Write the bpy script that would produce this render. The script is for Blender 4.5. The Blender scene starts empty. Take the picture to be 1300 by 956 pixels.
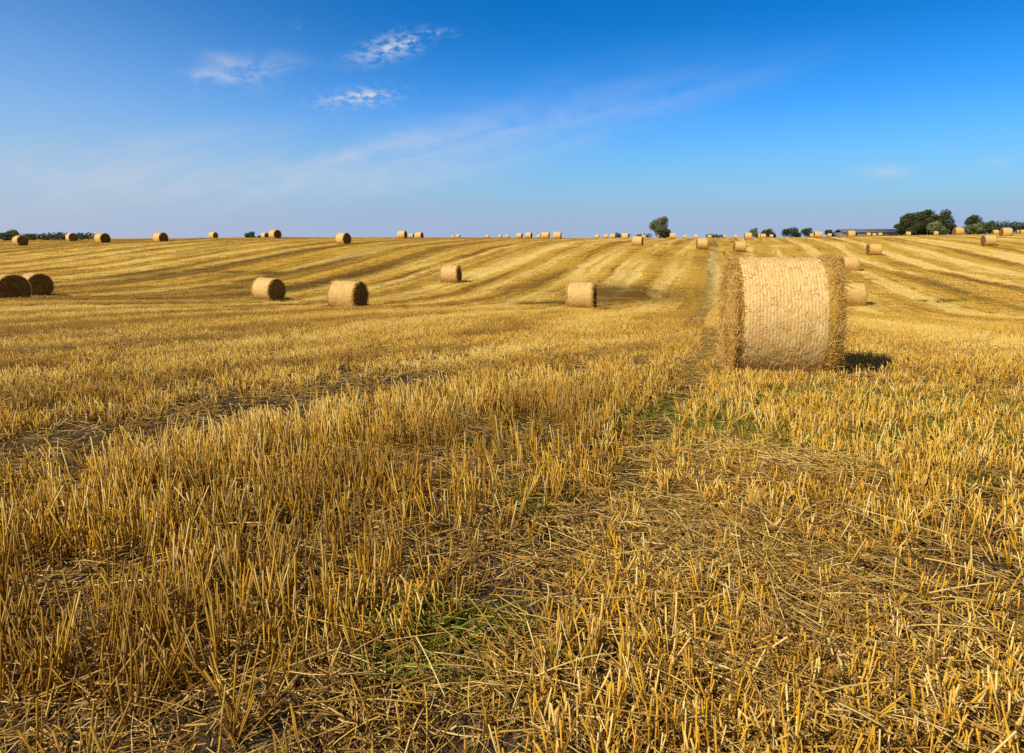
import bpy, math
import numpy as np
from mathutils import Vector

rng = np.random.default_rng(7)
scene = bpy.context.scene
COL = scene.collection
R_ = math.radians
TAU = 2 * math.pi

# ------------------------------------------------------------------ helpers
def smooth(a, b, x):
    t = np.clip((np.asarray(x, float) - a) / (b - a), 0, 1)
    return t * t * (3 - 2 * t)

def mesh_from(name, V, faces, attrs=None, face_mat=None, smooth_shade=False):
    """V (n,3); faces: list of (m,k) integer arrays; attrs: dict of per-vertex floats"""
    me = bpy.data.meshes.new(name)
    V = np.asarray(V, np.float32)
    faces = [np.asarray(f, np.int32) for f in faces if len(f)]
    me.vertices.add(len(V)); me.vertices.foreach_set('co', V.ravel())
    loops = np.concatenate([f.ravel() for f in faces]) if faces else np.zeros(0, np.int32)
    tot = np.concatenate([np.full(len(f), f.shape[1], np.int32) for f in faces]) if faces else np.zeros(0, np.int32)
    start = np.concatenate([[0], np.cumsum(tot)[:-1]]).astype(np.int32) if len(tot) else tot
    me.loops.add(len(loops)); me.loops.foreach_set('vertex_index', loops)
    me.polygons.add(len(tot)); me.polygons.foreach_set('loop_start', start)
    try: me.polygons.foreach_set('loop_total', tot)
    except Exception: pass
    if face_mat is not None: me.polygons.foreach_set('material_index', np.asarray(face_mat, np.int32))
    if smooth_shade: me.polygons.foreach_set('use_smooth', np.ones(len(tot), bool))
    for k, a in (attrs or {}).items():
        at = me.attributes.new(k, 'FLOAT', 'POINT')
        at.data.foreach_set('value', np.asarray(a, np.float32))
    me.update(calc_edges=True); me.validate()
    return me

def unit(v): return v / np.maximum(np.linalg.norm(v, axis=-1, keepdims=True), 1e-9)

def blades(base, vec, width, segs=2, sides=3, bend=None, taper=0.85, ref=None, cap=True, rnd=None):
    """thin tubes (sides>=3) or ribbons (sides=2); returns V, [faces], attrs"""
    base = np.asarray(base, float); vec = np.asarray(vec, float); N = len(base)
    width = np.broadcast_to(np.asarray(width, float), (N,))
    if bend is None: bend = np.zeros((N, 3))
    t = unit(vec)
    if ref is None: ref = rng.normal(size=(N, 3))
    n1 = unit(np.cross(t, ref)); n2 = np.cross(t, n1)
    s = np.linspace(0, 1, segs + 1)
    c = base[:, None] + vec[:, None] * s[None, :, None] + bend[:, None] * (s ** 2)[None, :, None]
    w = width[:, None] * .5 * (1 - (1 - taper) * s)[None]
    S = sides
    if S == 2: ang = np.array([0, math.pi])
    else: ang = np.arange(S) * TAU / S
    off = np.cos(ang)[None, :, None] * n1[:, None] + np.sin(ang)[None, :, None] * n2[:, None]
    V = c[:, :, None] + w[:, :, None, None] * off[:, None]
    idx = np.arange(N * (segs + 1) * S).reshape(N, segs + 1, S)
    F = []
    for k in range(segs):
        for j in range(S if S > 2 else 1):
            j2 = (j + 1) % S
            F.append(np.stack([idx[:, k, j], idx[:, k, j2], idx[:, k + 1, j2], idx[:, k + 1, j]], 1))
    faces = [np.concatenate(F)]
    if S > 2 and cap: faces.append(idx[:, segs, :].reshape(N, S))
    if rnd is None: rnd = rng.random(N)
    A = {'rnd': np.broadcast_to(rnd[:, None, None], idx.shape).ravel(),
         'h': np.broadcast_to(s[None, :, None], idx.shape).ravel()}
    return V.reshape(-1, 3), faces, A

def merge(parts):
    V, F, A, n = [], [], {}, 0
    for v, f, a in parts:
        V.append(v); F += [np.asarray(x) + n for x in f]; n += len(v)
        for k in a: A.setdefault(k, []).append(a[k])
    return np.concatenate(V), F, {k: np.concatenate(x) for k, x in A.items()}

def add(name, me, mats, parent=None, link=True):
    o = bpy.data.objects.new(name, me)
    for m in (mats if isinstance(mats, (list, tuple)) else [mats]):
        if m.name not in [x.name for x in me.materials if x]: me.materials.append(m)
    if parent: o.parent = parent
    if link: COL.objects.link(o)
    return o

def empty(name, loc, rz=0):
    o = bpy.data.objects.new(name, None); COL.objects.link(o)
    o.empty_display_size = .3
    o.location = loc; o.rotation_euler = (0, 0, rz); return o

def tag(o, label=None, cat=None, group=None, kind=None):
    for k, v in (('label', label), ('category', cat), ('group', group), ('kind', kind)):
        if v: o[k] = v
    return o

def vnoise(x, y, seed, octaves=3):
    """smooth value noise, numpy"""
    r = np.zeros_like(np.asarray(x, float)); amp = 1.; tot = 0
    for o in range(octaves):
        g = np.random.default_rng(seed * 31 + o).random((64, 64))
        X = np.asarray(x) * 2 ** o; Y = np.asarray(y) * 2 ** o
        xi = np.floor(X).astype(int); yi = np.floor(Y).astype(int)
        fx = X - xi; fy = Y - yi
        fx = fx * fx * (3 - 2 * fx); fy = fy * fy * (3 - 2 * fy)
        a = g[xi % 64, yi % 64]; b = g[(xi + 1) % 64, yi % 64]; c = g[xi % 64, (yi + 1) % 64]; d = g[(xi + 1) % 64, (yi + 1) % 64]
        r += amp * ((a * (1 - fx) + b * fx) * (1 - fy) + (c * (1 - fx) + d * fx) * fy)
        tot += amp; amp *= .5
    return r / tot

# ------------------------------------------------------------------ terrain
# surveyed spots of the field (x east, y away, z)
SPOTS = np.array([
 (-22.4,30.5,-1.25),(-26.3,37.7,-1.68),(-61.6,86.5,0.47),(-66.5,104.3,0.93),(-51.4,86.6,0.87),(-44.1,86.6,1.06),(-56.6,131.,1.30),
 (-57.6,161.,1.40),(-34.2,99.7,1.35),(-20.1,82.2,0.84),(-17.9,112.7,1.30),(-17.8,132.6,1.36),(-19.4,250.4,1.27),(-9.5,268.3,1.25),
 (1.9,170.7,1.32),(3.7,152.3,1.34),(6.1,125.2,1.27),(7.7,117.4,1.2),(30.2,245.,1.24),(25.7,176.1,1.22),(23.,140.8,1.23),(16.5,90.7,0.5),
 (46.7,245.,1.3),(57.,268.3,1.25),(35.4,152.3,1.2),(57.6,216.7,1.1),(101.4,341.4,.85),(24.2,87.8,.06),(79.3,244.9,.95),(28.1,85.1,-.15),
 (43.7,128.,1.04),(66.,181.7,1.1),(96.1,256.1,1.15),(94.,216.7,1.4),(56.7,128.1,1.5),(64.3,131.1,1.65),(126.4,245.1,1.94),(136.4,256.2,2.),
 (119.6,208.8,1.95),(170.4,281.9,2.3),(30.6,62.2,-1.29),(42.1,80.1,-.93),(18.7,37.6,-2.11),(75.8,117.5,1.85),(57.2,82.8,.92),
 (73.2,102.5,1.72),(131.4,188.,2.33),(165.3,225.6,2.85),(-13.9,39.,-2.04),(-7.2,30.,-1.56),(-4.5,50.7,-1.74),(3.5,34.2,-1.93),
 (0,16,-.55),(8,16,-.6),(-9,16,-.5),(20,20,-1.2),(-14,20,-.8),(12,26,-1.5),(40,45,-1.6),(-45,55,-1.2),(-88,110,.7),(-130,200,.3),(200,260,2.6),(260,300,2.4)])

def base_height(Y):
    return np.interp(Y, [-1e5, 8, 20, 32, 42, 52, 66, 80, 92, 106, 125, 150, 330, 480, 900, 3000],
                     [0, 0, -.85, -1.65, -1.95, -1.85, -1.1, 0, .6, 1.05, 1.28, 1.32, 1.25, .2, -8, -70])

def feat(X, Y):
    r = np.hypot(X, Y)
    return np.stack([np.arctan2(X, np.maximum(Y, 1e-3)) / .24, np.log(np.maximum(r, 4)) / .30], -1)

_F = feat(SPOTS[:, 0], SPOTS[:, 1])
_K = np.exp(-.5 * ((_F[:, None] - _F[None]) ** 2).sum(-1))
_sd = .06 + .0012 * np.hypot(SPOTS[:, 0], SPOTS[:, 1])
_W = np.linalg.solve(_K * .5 + np.diag(_sd ** 2), SPOTS[:, 2] - base_height(SPOTS[:, 1])) * .5

def height(X, Y):
    X = np.asarray(X, float); Y = np.asarray(Y, float)
    b = np.zeros(np.broadcast(X, Y).shape)
    for d in (-3, -1.5, 0, 1.5, 3): b = b + base_height(Y + d * np.clip(Y / 30, .3, 3)) / 5
    Fq = feat(X, Y)
    c = np.zeros(b.shape)
    for k in range(len(SPOTS)):
        c += _W[k] * np.exp(-.5 * ((Fq - _F[k]) ** 2).sum(-1))
    c *= smooth(9, 14, Y) * (1 - smooth(400, 700, np.hypot(X, Y)))
    micro = (vnoise(X * .9, Y * .9, 5) - .5) * .05 + (vnoise(X * .17 + 9, Y * .17, 6) - .5) * .12 * smooth(12, 25, Y)
    trk = -.05 * np.exp(-(lane(X, Y) / .3) ** 2)
    # combed windrows stand a little proud of the shorn lanes between them
    rel = (.5 - pattern(X, Y)[0]) * .18 * smooth(16, 34, Y) * (1 - smooth(140, 220, Y))
    return b + c + micro + trk + rel

def lane(X, Y):
    """sideways distance from the wheel track that runs up the field"""
    X = np.asarray(X, float); Y = np.asarray(Y, float)
    g = .3 * Y - .45 - .42 * np.exp(-((Y - 1.8) / 2.4) ** 2) + .4 * np.exp(-((Y - 12) / 5) ** 2)
    return X - g

def grid_axis(pts):
    out = [pts[0][0]]
    for (a, n), (b, _) in zip(pts[:-1], pts[1:]):
        out += list(np.linspace(a, b, n + 1)[1:])
    return np.array(out)

# ------------------------------------------------------------------ node helpers
def newmat(name):
    m = bpy.data.materials.new(name); m.use_nodes = True
    nt = m.node_tree; nt.nodes.clear()
    return m, nt

class G:
    """little builder around a node tree"""
    def __init__(s, nt): s.nt = nt; s.N = nt.nodes; s.L = nt.links
    def node(s, t, **kw):
        n = s.N.new(t)
        for k, v in kw.items(): setattr(n, k, v)
        return n
    def link(s, a, b): s.L.new(a, b)
    def put(s, sock, v):
        if hasattr(v, 'node'): s.link(v, sock)
        elif isinstance(v, (tuple, list)) and len(v) == 3 and sock.type == 'RGBA': sock.default_value = (*v, 1)
        else: sock.default_value = v
    def m(s, op, a, b=0., c=None, clamp=False):
        n = s.node('ShaderNodeMath', operation=op); n.use_clamp = clamp
        s.put(n.inputs[0], a); s.put(n.inputs[1], b)
        if c is not None: s.put(n.inputs[2], c)
        return n.outputs[0]
    def mix(s, f, a, b, blend='MIX'):
        n = s.node('ShaderNodeMix', data_type='RGBA', blend_type=blend); n.clamp_factor = True
        s.put(n.inputs['Factor'] if False else n.inputs[0], f); s.put(n.inputs[6], a); s.put(n.inputs[7], b)
        return n.outputs[2]
    def xyz(s, x, y, z=0.):
        n = s.node('ShaderNodeCombineXYZ')
        s.put(n.inputs[0], x); s.put(n.inputs[1], y); s.put(n.inputs[2], z); return n.outputs[0]
    def noise(s, vec, scale, detail=2., rough=.5, dist=0., dim='3D'):
        n = s.node('ShaderNodeTexNoise'); n.noise_dimensions = dim
        s.link(vec, n.inputs['Vector'])
        n.inputs['Scale'].default_value = scale; n.inputs['Detail'].default_value = detail
        n.inputs['Roughness'].default_value = rough; n.inputs['Distortion'].default_value = dist
        return n.outputs['Fac'] if 'Fac' in n.outputs else n.outputs[0]
    def ramp(s, v, a, b, lo=0., hi=1., smoothstep=True):
        n = s.node('ShaderNodeMapRange'); n.interpolation_type = 'SMOOTHSTEP' if smoothstep else 'LINEAR'; n.clamp = True
        s.put(n.inputs[0], v); s.put(n.inputs[1], a); s.put(n.inputs[2], b); s.put(n.inputs[3], lo); s.put(n.inputs[4], hi)
        return n.outputs[0]
    def attr(s, name):
        n = s.node('ShaderNodeAttribute'); n.attribute_name = name; return n.outputs['Fac']
    def gauss(s, d, w):
        q = s.m('DIVIDE', d, w); return s.m('EXPONENT', s.m('MULTIPLY', s.m('MULTIPLY', q, q), -1.))
    def bsdf(s, col, rough=.6, spec=.3, bump=None, trans=0.):
        out = s.node('ShaderNodeOutputMaterial')
        b = s.node('ShaderNodeBsdfPrincipled')
        s.put(b.inputs['Base Color'], col); s.put(b.inputs['Roughness'], rough); b.inputs['Specular IOR Level'].default_value = spec
        if bump is not None: s.link(bump, b.inputs['Normal'])
        sh = b.outputs[0]
        if trans > 0:
            t = s.node('ShaderNodeBsdfTranslucent'); s.put(t.inputs[0], col)
            mx = s.node('ShaderNodeMixShader'); mx.inputs[0].default_value = trans
            s.link(sh, mx.inputs[1]); s.link(t.outputs[0], mx.inputs[2]); sh = mx.outputs[0]
        s.link(sh, out.inputs[0])
        return b
    def bump(s, h, strength, dist):
        n = s.node('ShaderNodeBump'); n.inputs['Strength'].default_value = strength; n.inputs['Distance'].default_value = dist
        s.link(h, n.inputs['Height']); return n.outputs[0]

# field pattern shared by the soil and the stubble: combing stripes along the rows, wheel track, dark patches
def sgn_noise(x, y, seed, oc=2): return (vnoise(x + 400, y + 400, seed, oc) - .5) * 2
def pattern(X, Y, want_uw=False):
    X = np.asarray(X, float); Y = np.asarray(Y, float)
    u = lane(X, Y)
    uw = u + 1.3 * sgn_noise(X * .05, Y * .05, 31) + .35 * sgn_noise(X * .3, Y * .3, 32)
    amp = .34 + .66 * smooth(5, 17, Y)
    if want_uw: return uw
    st = np.sin(uw * TAU / 4.15 + 1.3 * sgn_noise(uw * .12, Y * .012, 33))
    st = np.tanh(2.6 * st + 1.6 * sgn_noise(uw * .21, Y * .010, 34)) * (.20 + .08 * smooth(0, -20, X))
    st = st + .28 * sgn_noise(uw * .16, Y * .007, 35) + .34 * sgn_noise(uw * 1.1, Y * .03, 36)
    ph = np.abs(((uw + 300.9) / 8.3) % 1 - .5)
    st = st - .42 * np.exp(-((ph - .12) / .028) ** 2) * (.35 + .65 * smooth(.35, .6, vnoise(uw * .1 + 50, Y * .05 + 50, 37)))
    st = st - .28 * np.exp(-((np.abs(((uw + 301.6) / 2.07) % 1 - .5)) / .09) ** 2) * smooth(.42, .62, vnoise(uw * .3 + 80, Y * .03 + 80, 38))
    t = .50 + .15 * smooth(-25, 25, X) * smooth(20, 40, Y) + amp * st + .24 * sgn_noise(X * .13, Y * .13, 39, 3)
    t = t - .10 * smooth(.1, -1.5, u) * (1 - smooth(9, 26, Y))  # left of the track toned down for the shading among tall stalks
    v = Y - 8.1 - 1.03 * X + .5 * sgn_noise(X * .5, Y * .5, 43)
    t = t - .30 * np.cos(v * TAU / 2.9) * smooth(0, -1.0, u) * smooth(3.5, 5, Y) * (1 - smooth(10, 15, Y))
    t = t + .26 * sgn_noise(X * 2.6, Y * 2.6, 44) * (1 - smooth(9, 16, Y))
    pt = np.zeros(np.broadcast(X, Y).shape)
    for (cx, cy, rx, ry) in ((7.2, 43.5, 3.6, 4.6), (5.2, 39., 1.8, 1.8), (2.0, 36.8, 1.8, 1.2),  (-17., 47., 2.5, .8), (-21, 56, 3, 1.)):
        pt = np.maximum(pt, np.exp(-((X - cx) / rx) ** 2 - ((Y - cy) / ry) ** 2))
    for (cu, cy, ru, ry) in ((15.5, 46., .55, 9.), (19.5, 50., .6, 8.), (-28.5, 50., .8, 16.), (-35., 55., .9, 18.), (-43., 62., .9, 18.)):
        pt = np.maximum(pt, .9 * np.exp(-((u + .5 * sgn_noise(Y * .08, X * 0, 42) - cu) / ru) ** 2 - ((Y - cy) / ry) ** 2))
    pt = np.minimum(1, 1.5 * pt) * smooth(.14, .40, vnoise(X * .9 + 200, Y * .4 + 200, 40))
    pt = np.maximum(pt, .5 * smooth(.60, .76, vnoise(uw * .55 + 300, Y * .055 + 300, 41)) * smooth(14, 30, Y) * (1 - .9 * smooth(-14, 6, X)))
    return np.clip(t, 0, 1), pt

# ------------------------------------------------------------------ materials
def mat_ground():
    m, nt = newmat('stubble_soil'); g = G(nt)
    pos = g.node('ShaderNodeNewGeometry').outputs['Position']
    T, PT, TR, FAR = (g.attr(k) for k in ('tone', 'patch', 'track', 'far'))
    soil = g.mix(g.noise(pos, 3., 3.), (.050, .033, .019), (.115, .080, .046))
    chips = g.noise(pos, 42., 3., .7)
    litter = g.mix(g.noise(pos, 17., 2.), (.10, .05, .011), (.34, .195, .05))
    near = g.mix(g.ramp(chips, .50, .66), soil, litter)
    near = g.mix(g.m('MULTIPLY', g.m('MULTIPLY', TR, .85), g.ramp(g.m('ADD', FAR, 0.), 0., .25, 1., .35)), near, g.mix(g.ramp(chips, .52, .70, 0., .6), soil, (.26, .19, .105)))
    near = g.mix(g.m('MULTIPLY', g.attr('gap'), .6), near, (.060, .038, .016))  # bare soil in the gap, coloured darker for the shade there
    # where the stubble closes up with distance only straw is seen
    sx = g.node('ShaderNodeSeparateXYZ'); g.link(pos, sx.inputs[0]); yy = sx.outputs[1]
    UW = g.attr('uw')
    streak = g.noise(g.xyz(g.m('MULTIPLY', UW, 2.3), g.m('MULTIPLY', yy, .05)), 1., 3., .65)
    tick = g.noise(g.xyz(g.m('MULTIPLY', UW, 6.5), g.m('MULTIPLY', yy, .6)), 1., 3., .7)
    tone = g.m('ADD', T, g.m('ADD', g.m('MULTIPLY', g.m('SUBTRACT', streak, .5), .95), g.m('MULTIPLY', g.m('SUBTRACT', tick, .5), .45)))
    # wheel lines pressed into the stubble
    ph = g.m('ABSOLUTE', g.m('SUBTRACT', g.m('FRACT', g.m('DIVIDE', g.m('ADD', UW, 300.2), 8.3)), .5))
    broken = g.ramp(g.noise(g.xyz(g.m('MULTIPLY', UW, .4), g.m('MULTIPLY', yy, .06), 4.), 1., 2.), .42, .60)
    for c0, wd in ((.13, .020), (.345, .020)):
        tone = g.m('SUBTRACT', tone, g.m('MULTIPLY', g.m('MULTIPLY', g.gauss(g.m('SUBTRACT', ph, c0), wd), .55), broken))
    tone = g.m('ADD', tone, 0., clamp=True)
    dark, midc, light = (.25, .125, .016), (.59, .345, .034), (.86, .62, .19)
    far = g.mix(g.ramp(tone, .0, .5), dark, midc); far = g.mix(g.ramp(tone, .5, 1.), far, light)
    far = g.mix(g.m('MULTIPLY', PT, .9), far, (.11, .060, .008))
    grain = g.noise(pos, 5., 4., .75)
    far = g.mix(g.ramp(grain, .34, .56, .42, 0.), far, (.17, .08, .010))
    far = g.mix(g.m('MULTIPLY', g.m('MULTIPLY', TR, .62), FAR), far, (.20, .135, .060))
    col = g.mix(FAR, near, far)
    b = g.bump(g.m('ADD', g.noise(pos, 9., 4., .7), g.m('MULTIPLY', chips, .5)), .9, .06)
    g.bsdf(col, .85, .12, b); return m

def mat_stubble(name, trans):
    m, nt = newmat(name); g = G(nt)
    r = g.attr('rnd'); h = g.attr('h')
    def inst(k):
        n = g.node('ShaderNodeAttribute'); n.attribute_type = 'INSTANCER'; n.attribute_name = k; return n.outputs['Fac']
    oi = g.node('ShaderNodeObjectInfo').outputs['Random']
    k = g.m('FRACT', g.m('ADD', r, oi))
    gold, pale, brown = (.68, .37, .024), (.87, .65, .23), (.26, .12, .016)
    c = g.mix(g.ramp(k, .06, .34), brown, gold); c = g.mix(g.ramp(k, .60, .95, 0., .9), c, pale)
    # grey-brown foot, darkened for shade between the stalks; bright top
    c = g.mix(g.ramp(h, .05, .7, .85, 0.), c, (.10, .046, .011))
    tone = g.m('ADD', inst('tone'), g.m('MULTIPLY', g.m('SUBTRACT', oi, .5), .22))
    c = g.mix(g.ramp(tone, .52, 1., 0., .75), c, (.85, .60, .16))
    c = g.mix(g.ramp(tone, .48, .05, 0., .75), c, (.25, .12, .014))
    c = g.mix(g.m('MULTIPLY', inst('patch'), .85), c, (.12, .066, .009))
    g.bsdf(c, .55, .16, trans=trans); return m

def mat_straw(name, cols, rough=.5, trans=0.):
    m, nt = newmat(name); g = G(nt)
    r = g.attr('rnd'); oi = g.node('ShaderNodeObjectInfo').outputs['Random']
    k = g.m('FRACT', g.m('ADD', r, oi))
    c = g.mix(g.ramp(k, .0, .4), cols[0], cols[1]); c = g.mix(g.ramp(k, .5, 1.), c, cols[2])
    g.bsdf(c, rough, .2, trans=trans); return m

def mat_net(name, fine):
    """wrapped flank of a bale: straw under white netting; hoops run round the bale"""
    m, nt = newmat(name); g = G(nt)
    tc = g.node('ShaderNodeTexCoord').outputs['Object']
    sp = g.node('ShaderNodeSeparateXYZ'); g.link(tc, sp.inputs[0])
    ang = g.m('ARCTAN2', sp.outputs[1], sp.outputs[2])
    cyl = g.xyz(sp.outputs[0], g.m('MULTIPLY', ang, .65))
    oi = g.node('ShaderNodeObjectInfo').outputs['Random']
    cylr = g.xyz(g.m('ADD', sp.outputs[0], g.m('MULTIPLY', oi, 9.)), g.m('MULTIPLY', ang, .65))
    nA = g.noise(cylr, 5., 3.); nB = g.noise(g.xyz(g.m('MULTIPLY', sp.outputs[0], 1.), g.m('MULTIPLY', ang, .24)), 95., 3., .75)
    straw = g.mix(g.ramp(nB, .3, .7), (.50, .25, .04), (.82, .53, .15))
    c = g.mix(g.ramp(nA, .35, .7, 0., .5), straw, (.80, .54, .20))
    wob = g.m('ADD', sp.outputs[0], g.m('MULTIPLY', g.noise(cyl, 7., 2.), .016))
    ph = g.m('ABSOLUTE', g.m('SUBTRACT', g.m('FRACT', g.m('DIVIDE', g.m('ADD', wob, 40.), .0375)), .5))
    line = g.ramp(ph, .30, .12)
    brk = g.ramp(g.noise(g.xyz(g.m('MULTIPLY', sp.outputs[0], 2.), g.m('MULTIPLY', ang, .16)), 30., 2.), .36, .58)
    net = g.m('MULTIPLY', line, g.m('ADD', g.m('MULTIPLY', brk, .6), .25))
    c = g.mix(g.m('MULTIPLY', net, .72 if fine else .5), c, (.90, .73, .42))
    fleck = g.noise(cyl, 110., 2., .6)
    c = g.mix(g.ramp(fleck, .56, .72, 0., .55), c, (.42, .20, .03))
    # tight white veil of netting over the crown of the bale
    c = g.mix(.08, c, (.86, .66, .37))
    if not fine: c = g.mix(g.m('ADD', .15, g.m('MULTIPLY', oi, .35)), c, (.62, .39, .10))
    hb = g.m('ADD', g.m('MULTIPLY', line, .16), g.m('ADD', nB, g.m('MULTIPLY', nA, 1.2)))
    g.bsdf(c, .55, .3, g.bump(hb, .6, .010 if fine else .03)); return m

def mat_end(name, cs):
    m, nt = newmat(name); g = G(nt)
    tc = g.node('ShaderNodeTexCoord').outputs['Object']
    sp = g.node('ShaderNodeSeparateXYZ'); g.link(tc, sp.inputs[0])
    yy, zz = sp.outputs[1], sp.outputs[2]
    rad = g.m('SQRT', g.m('ADD', g.m('MULTIPLY', yy, yy), g.m('MULTIPLY', zz, zz)))
    ang = g.m('ARCTAN2', yy, zz)
    sw = g.noise(g.xyz(g.m('MULTIPLY', rad, 26.), g.m('MULTIPLY', ang, 1.5)), 1., 4., .7)
    n = g.noise(tc, 30., 4., .7)
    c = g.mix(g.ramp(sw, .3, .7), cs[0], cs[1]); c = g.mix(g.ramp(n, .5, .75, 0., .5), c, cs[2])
    g.bsdf(c, .8, .15, g.bump(g.m('ADD', sw, n), .9, .04)); return m

def mat_leaf(name, dark, mid, light):
    m, nt = newmat(name); g = G(nt)
    r = g.attr('rnd'); s = g.attr('h')
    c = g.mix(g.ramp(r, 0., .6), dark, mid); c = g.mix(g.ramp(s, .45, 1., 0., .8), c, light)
    g.bsdf(c, .6, .25, trans=.22); return m

def mat_plain(name, a, b, scale=6., rough=.85):
    m, nt = newmat(name); g = G(nt)
    tc = g.node('ShaderNodeTexCoord').outputs['Object']
    n = g.noise(tc, scale, 4., .65)
    g.bsdf(g.mix(n, a, b), rough, .2, g.bump(n, .5, .03)); return m

M_ground = mat_ground()
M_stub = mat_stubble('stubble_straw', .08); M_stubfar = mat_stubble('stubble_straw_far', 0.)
M_litter = mat_straw('litter_straw', ((.17, .085, .022), (.46, .26, .045), (.70, .50, .19)))
M_long = mat_straw('long_straw', ((.36, .19, .03), (.62, .38, .06), (.80, .60, .24)))
M_fringe = mat_straw('bale_straw', ((.72, .40, .07), (.90, .56, .12), (.94, .71, .30)), trans=.35)
M_endstraw = mat_straw('bale_end_straw', ((.10, .05, .012), (.25, .135, .03), (.40, .25, .07)))
M_skin = mat_straw('bale_skin_straw', ((.60, .36, .09), (.78, .54, .20), (.86, .67, .34)))
M_skinfar = mat_straw('bale_skin_straw_far', ((.42, .24, .05), (.70, .46, .12), (.86, .66, .30)))
M_net = mat_net('bale_netting', True); M_netfar = mat_net('bale_netting_far', False)
M_endshade = mat_end('bale_end_shaded', ((.10, .05, .014), (.27, .15, .036), (.38, .23, .065))); M_endlit = mat_end('bale_end_lit', ((.36, .20, .03), (.66, .42, .07), (.76, .54, .15)))  # same straw end twice: one painted dark as shaded, one bright as sunlit
M_bark = mat_plain('bark', (.05, .038, .028), (.11, .085, .06))
M_green = mat_leaf('weed_leaf', (.09, .115, .008), (.20, .22, .018), (.34, .33, .04))
M_willow = mat_leaf('willow_leaf', (.045, .060, .022), (.11, .135, .06), (.30, .32, .17))
M_oak = mat_leaf('dark_leaf', (.018, .026, .010), (.045, .062, .020), (.10, .115, .035))
M_pale = mat_leaf('pale_leaf', (.05, .07, .022), (.13, .165, .055), (.30, .33, .14))
M_hedge = mat_leaf('hedge_leaf', (.030, .044, .016), (.07, .095, .032), (.13, .16, .055))

# ------------------------------------------------------------------ ground
def gap_mask(X, Y):
    v = Y - 8.1 - 1.03 * X + (vnoise(X * .7, Y * .7, 11) - .5) * .3
    return np.exp(-(v / .98) ** 4) * smooth(-.2, -1.2, X) * smooth(-5.5, -3.8, X)
xs = grid_axis([(-2600, 14), (-700, 20), (-260, 50), (-100, 170), (-9, 60), (9, 190), (110, 60), (260, 20), (700, 14), (2600, 0)])
ys = grid_axis([(-600, 10), (-60, 12), (-6, 8), (1, 70), (14, 60), (34, 170), (130, 50), (320, 30), (700, 20), (3000, 0)])
XX, YY = np.meshgrid(xs, ys)
ZZ = height(XX, YY)
idx = np.arange(XX.size).reshape(XX.shape)
quads = np.stack([idx[:-1, :-1], idx[:-1, 1:], idx[1:, 1:], idx[1:, :-1]], -1).reshape(-1, 4)
_t, _p = pattern(XX, YY)
_wob = lane(XX, YY) + (vnoise(XX * 1.3, YY * 1.3, 3) - .5) * .45
_tr = np.maximum(np.exp(-(_wob / (.24 + .06 * smooth(12, 24, YY))) ** 2), gap_mask(XX, YY))
gm = mesh_from('ground', np.stack([XX, YY, ZZ], -1).reshape(-1, 3), [quads],
               {'tone': _t.ravel(), 'patch': _p.ravel(), 'track': _tr.ravel(), 'gap': gap_mask(XX, YY).ravel(), 'uw': pattern(XX, YY, True).ravel(), 'far': np.maximum(smooth(10, 30, YY), np.maximum(smooth(0, 3, np.abs(XX) - (.95 * np.maximum(YY, 0) + 3.5)), smooth(.4, -1.5, YY))).ravel()}, smooth_shade=True)
tag(add('ground', gm, M_ground), kind='structure')

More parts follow.
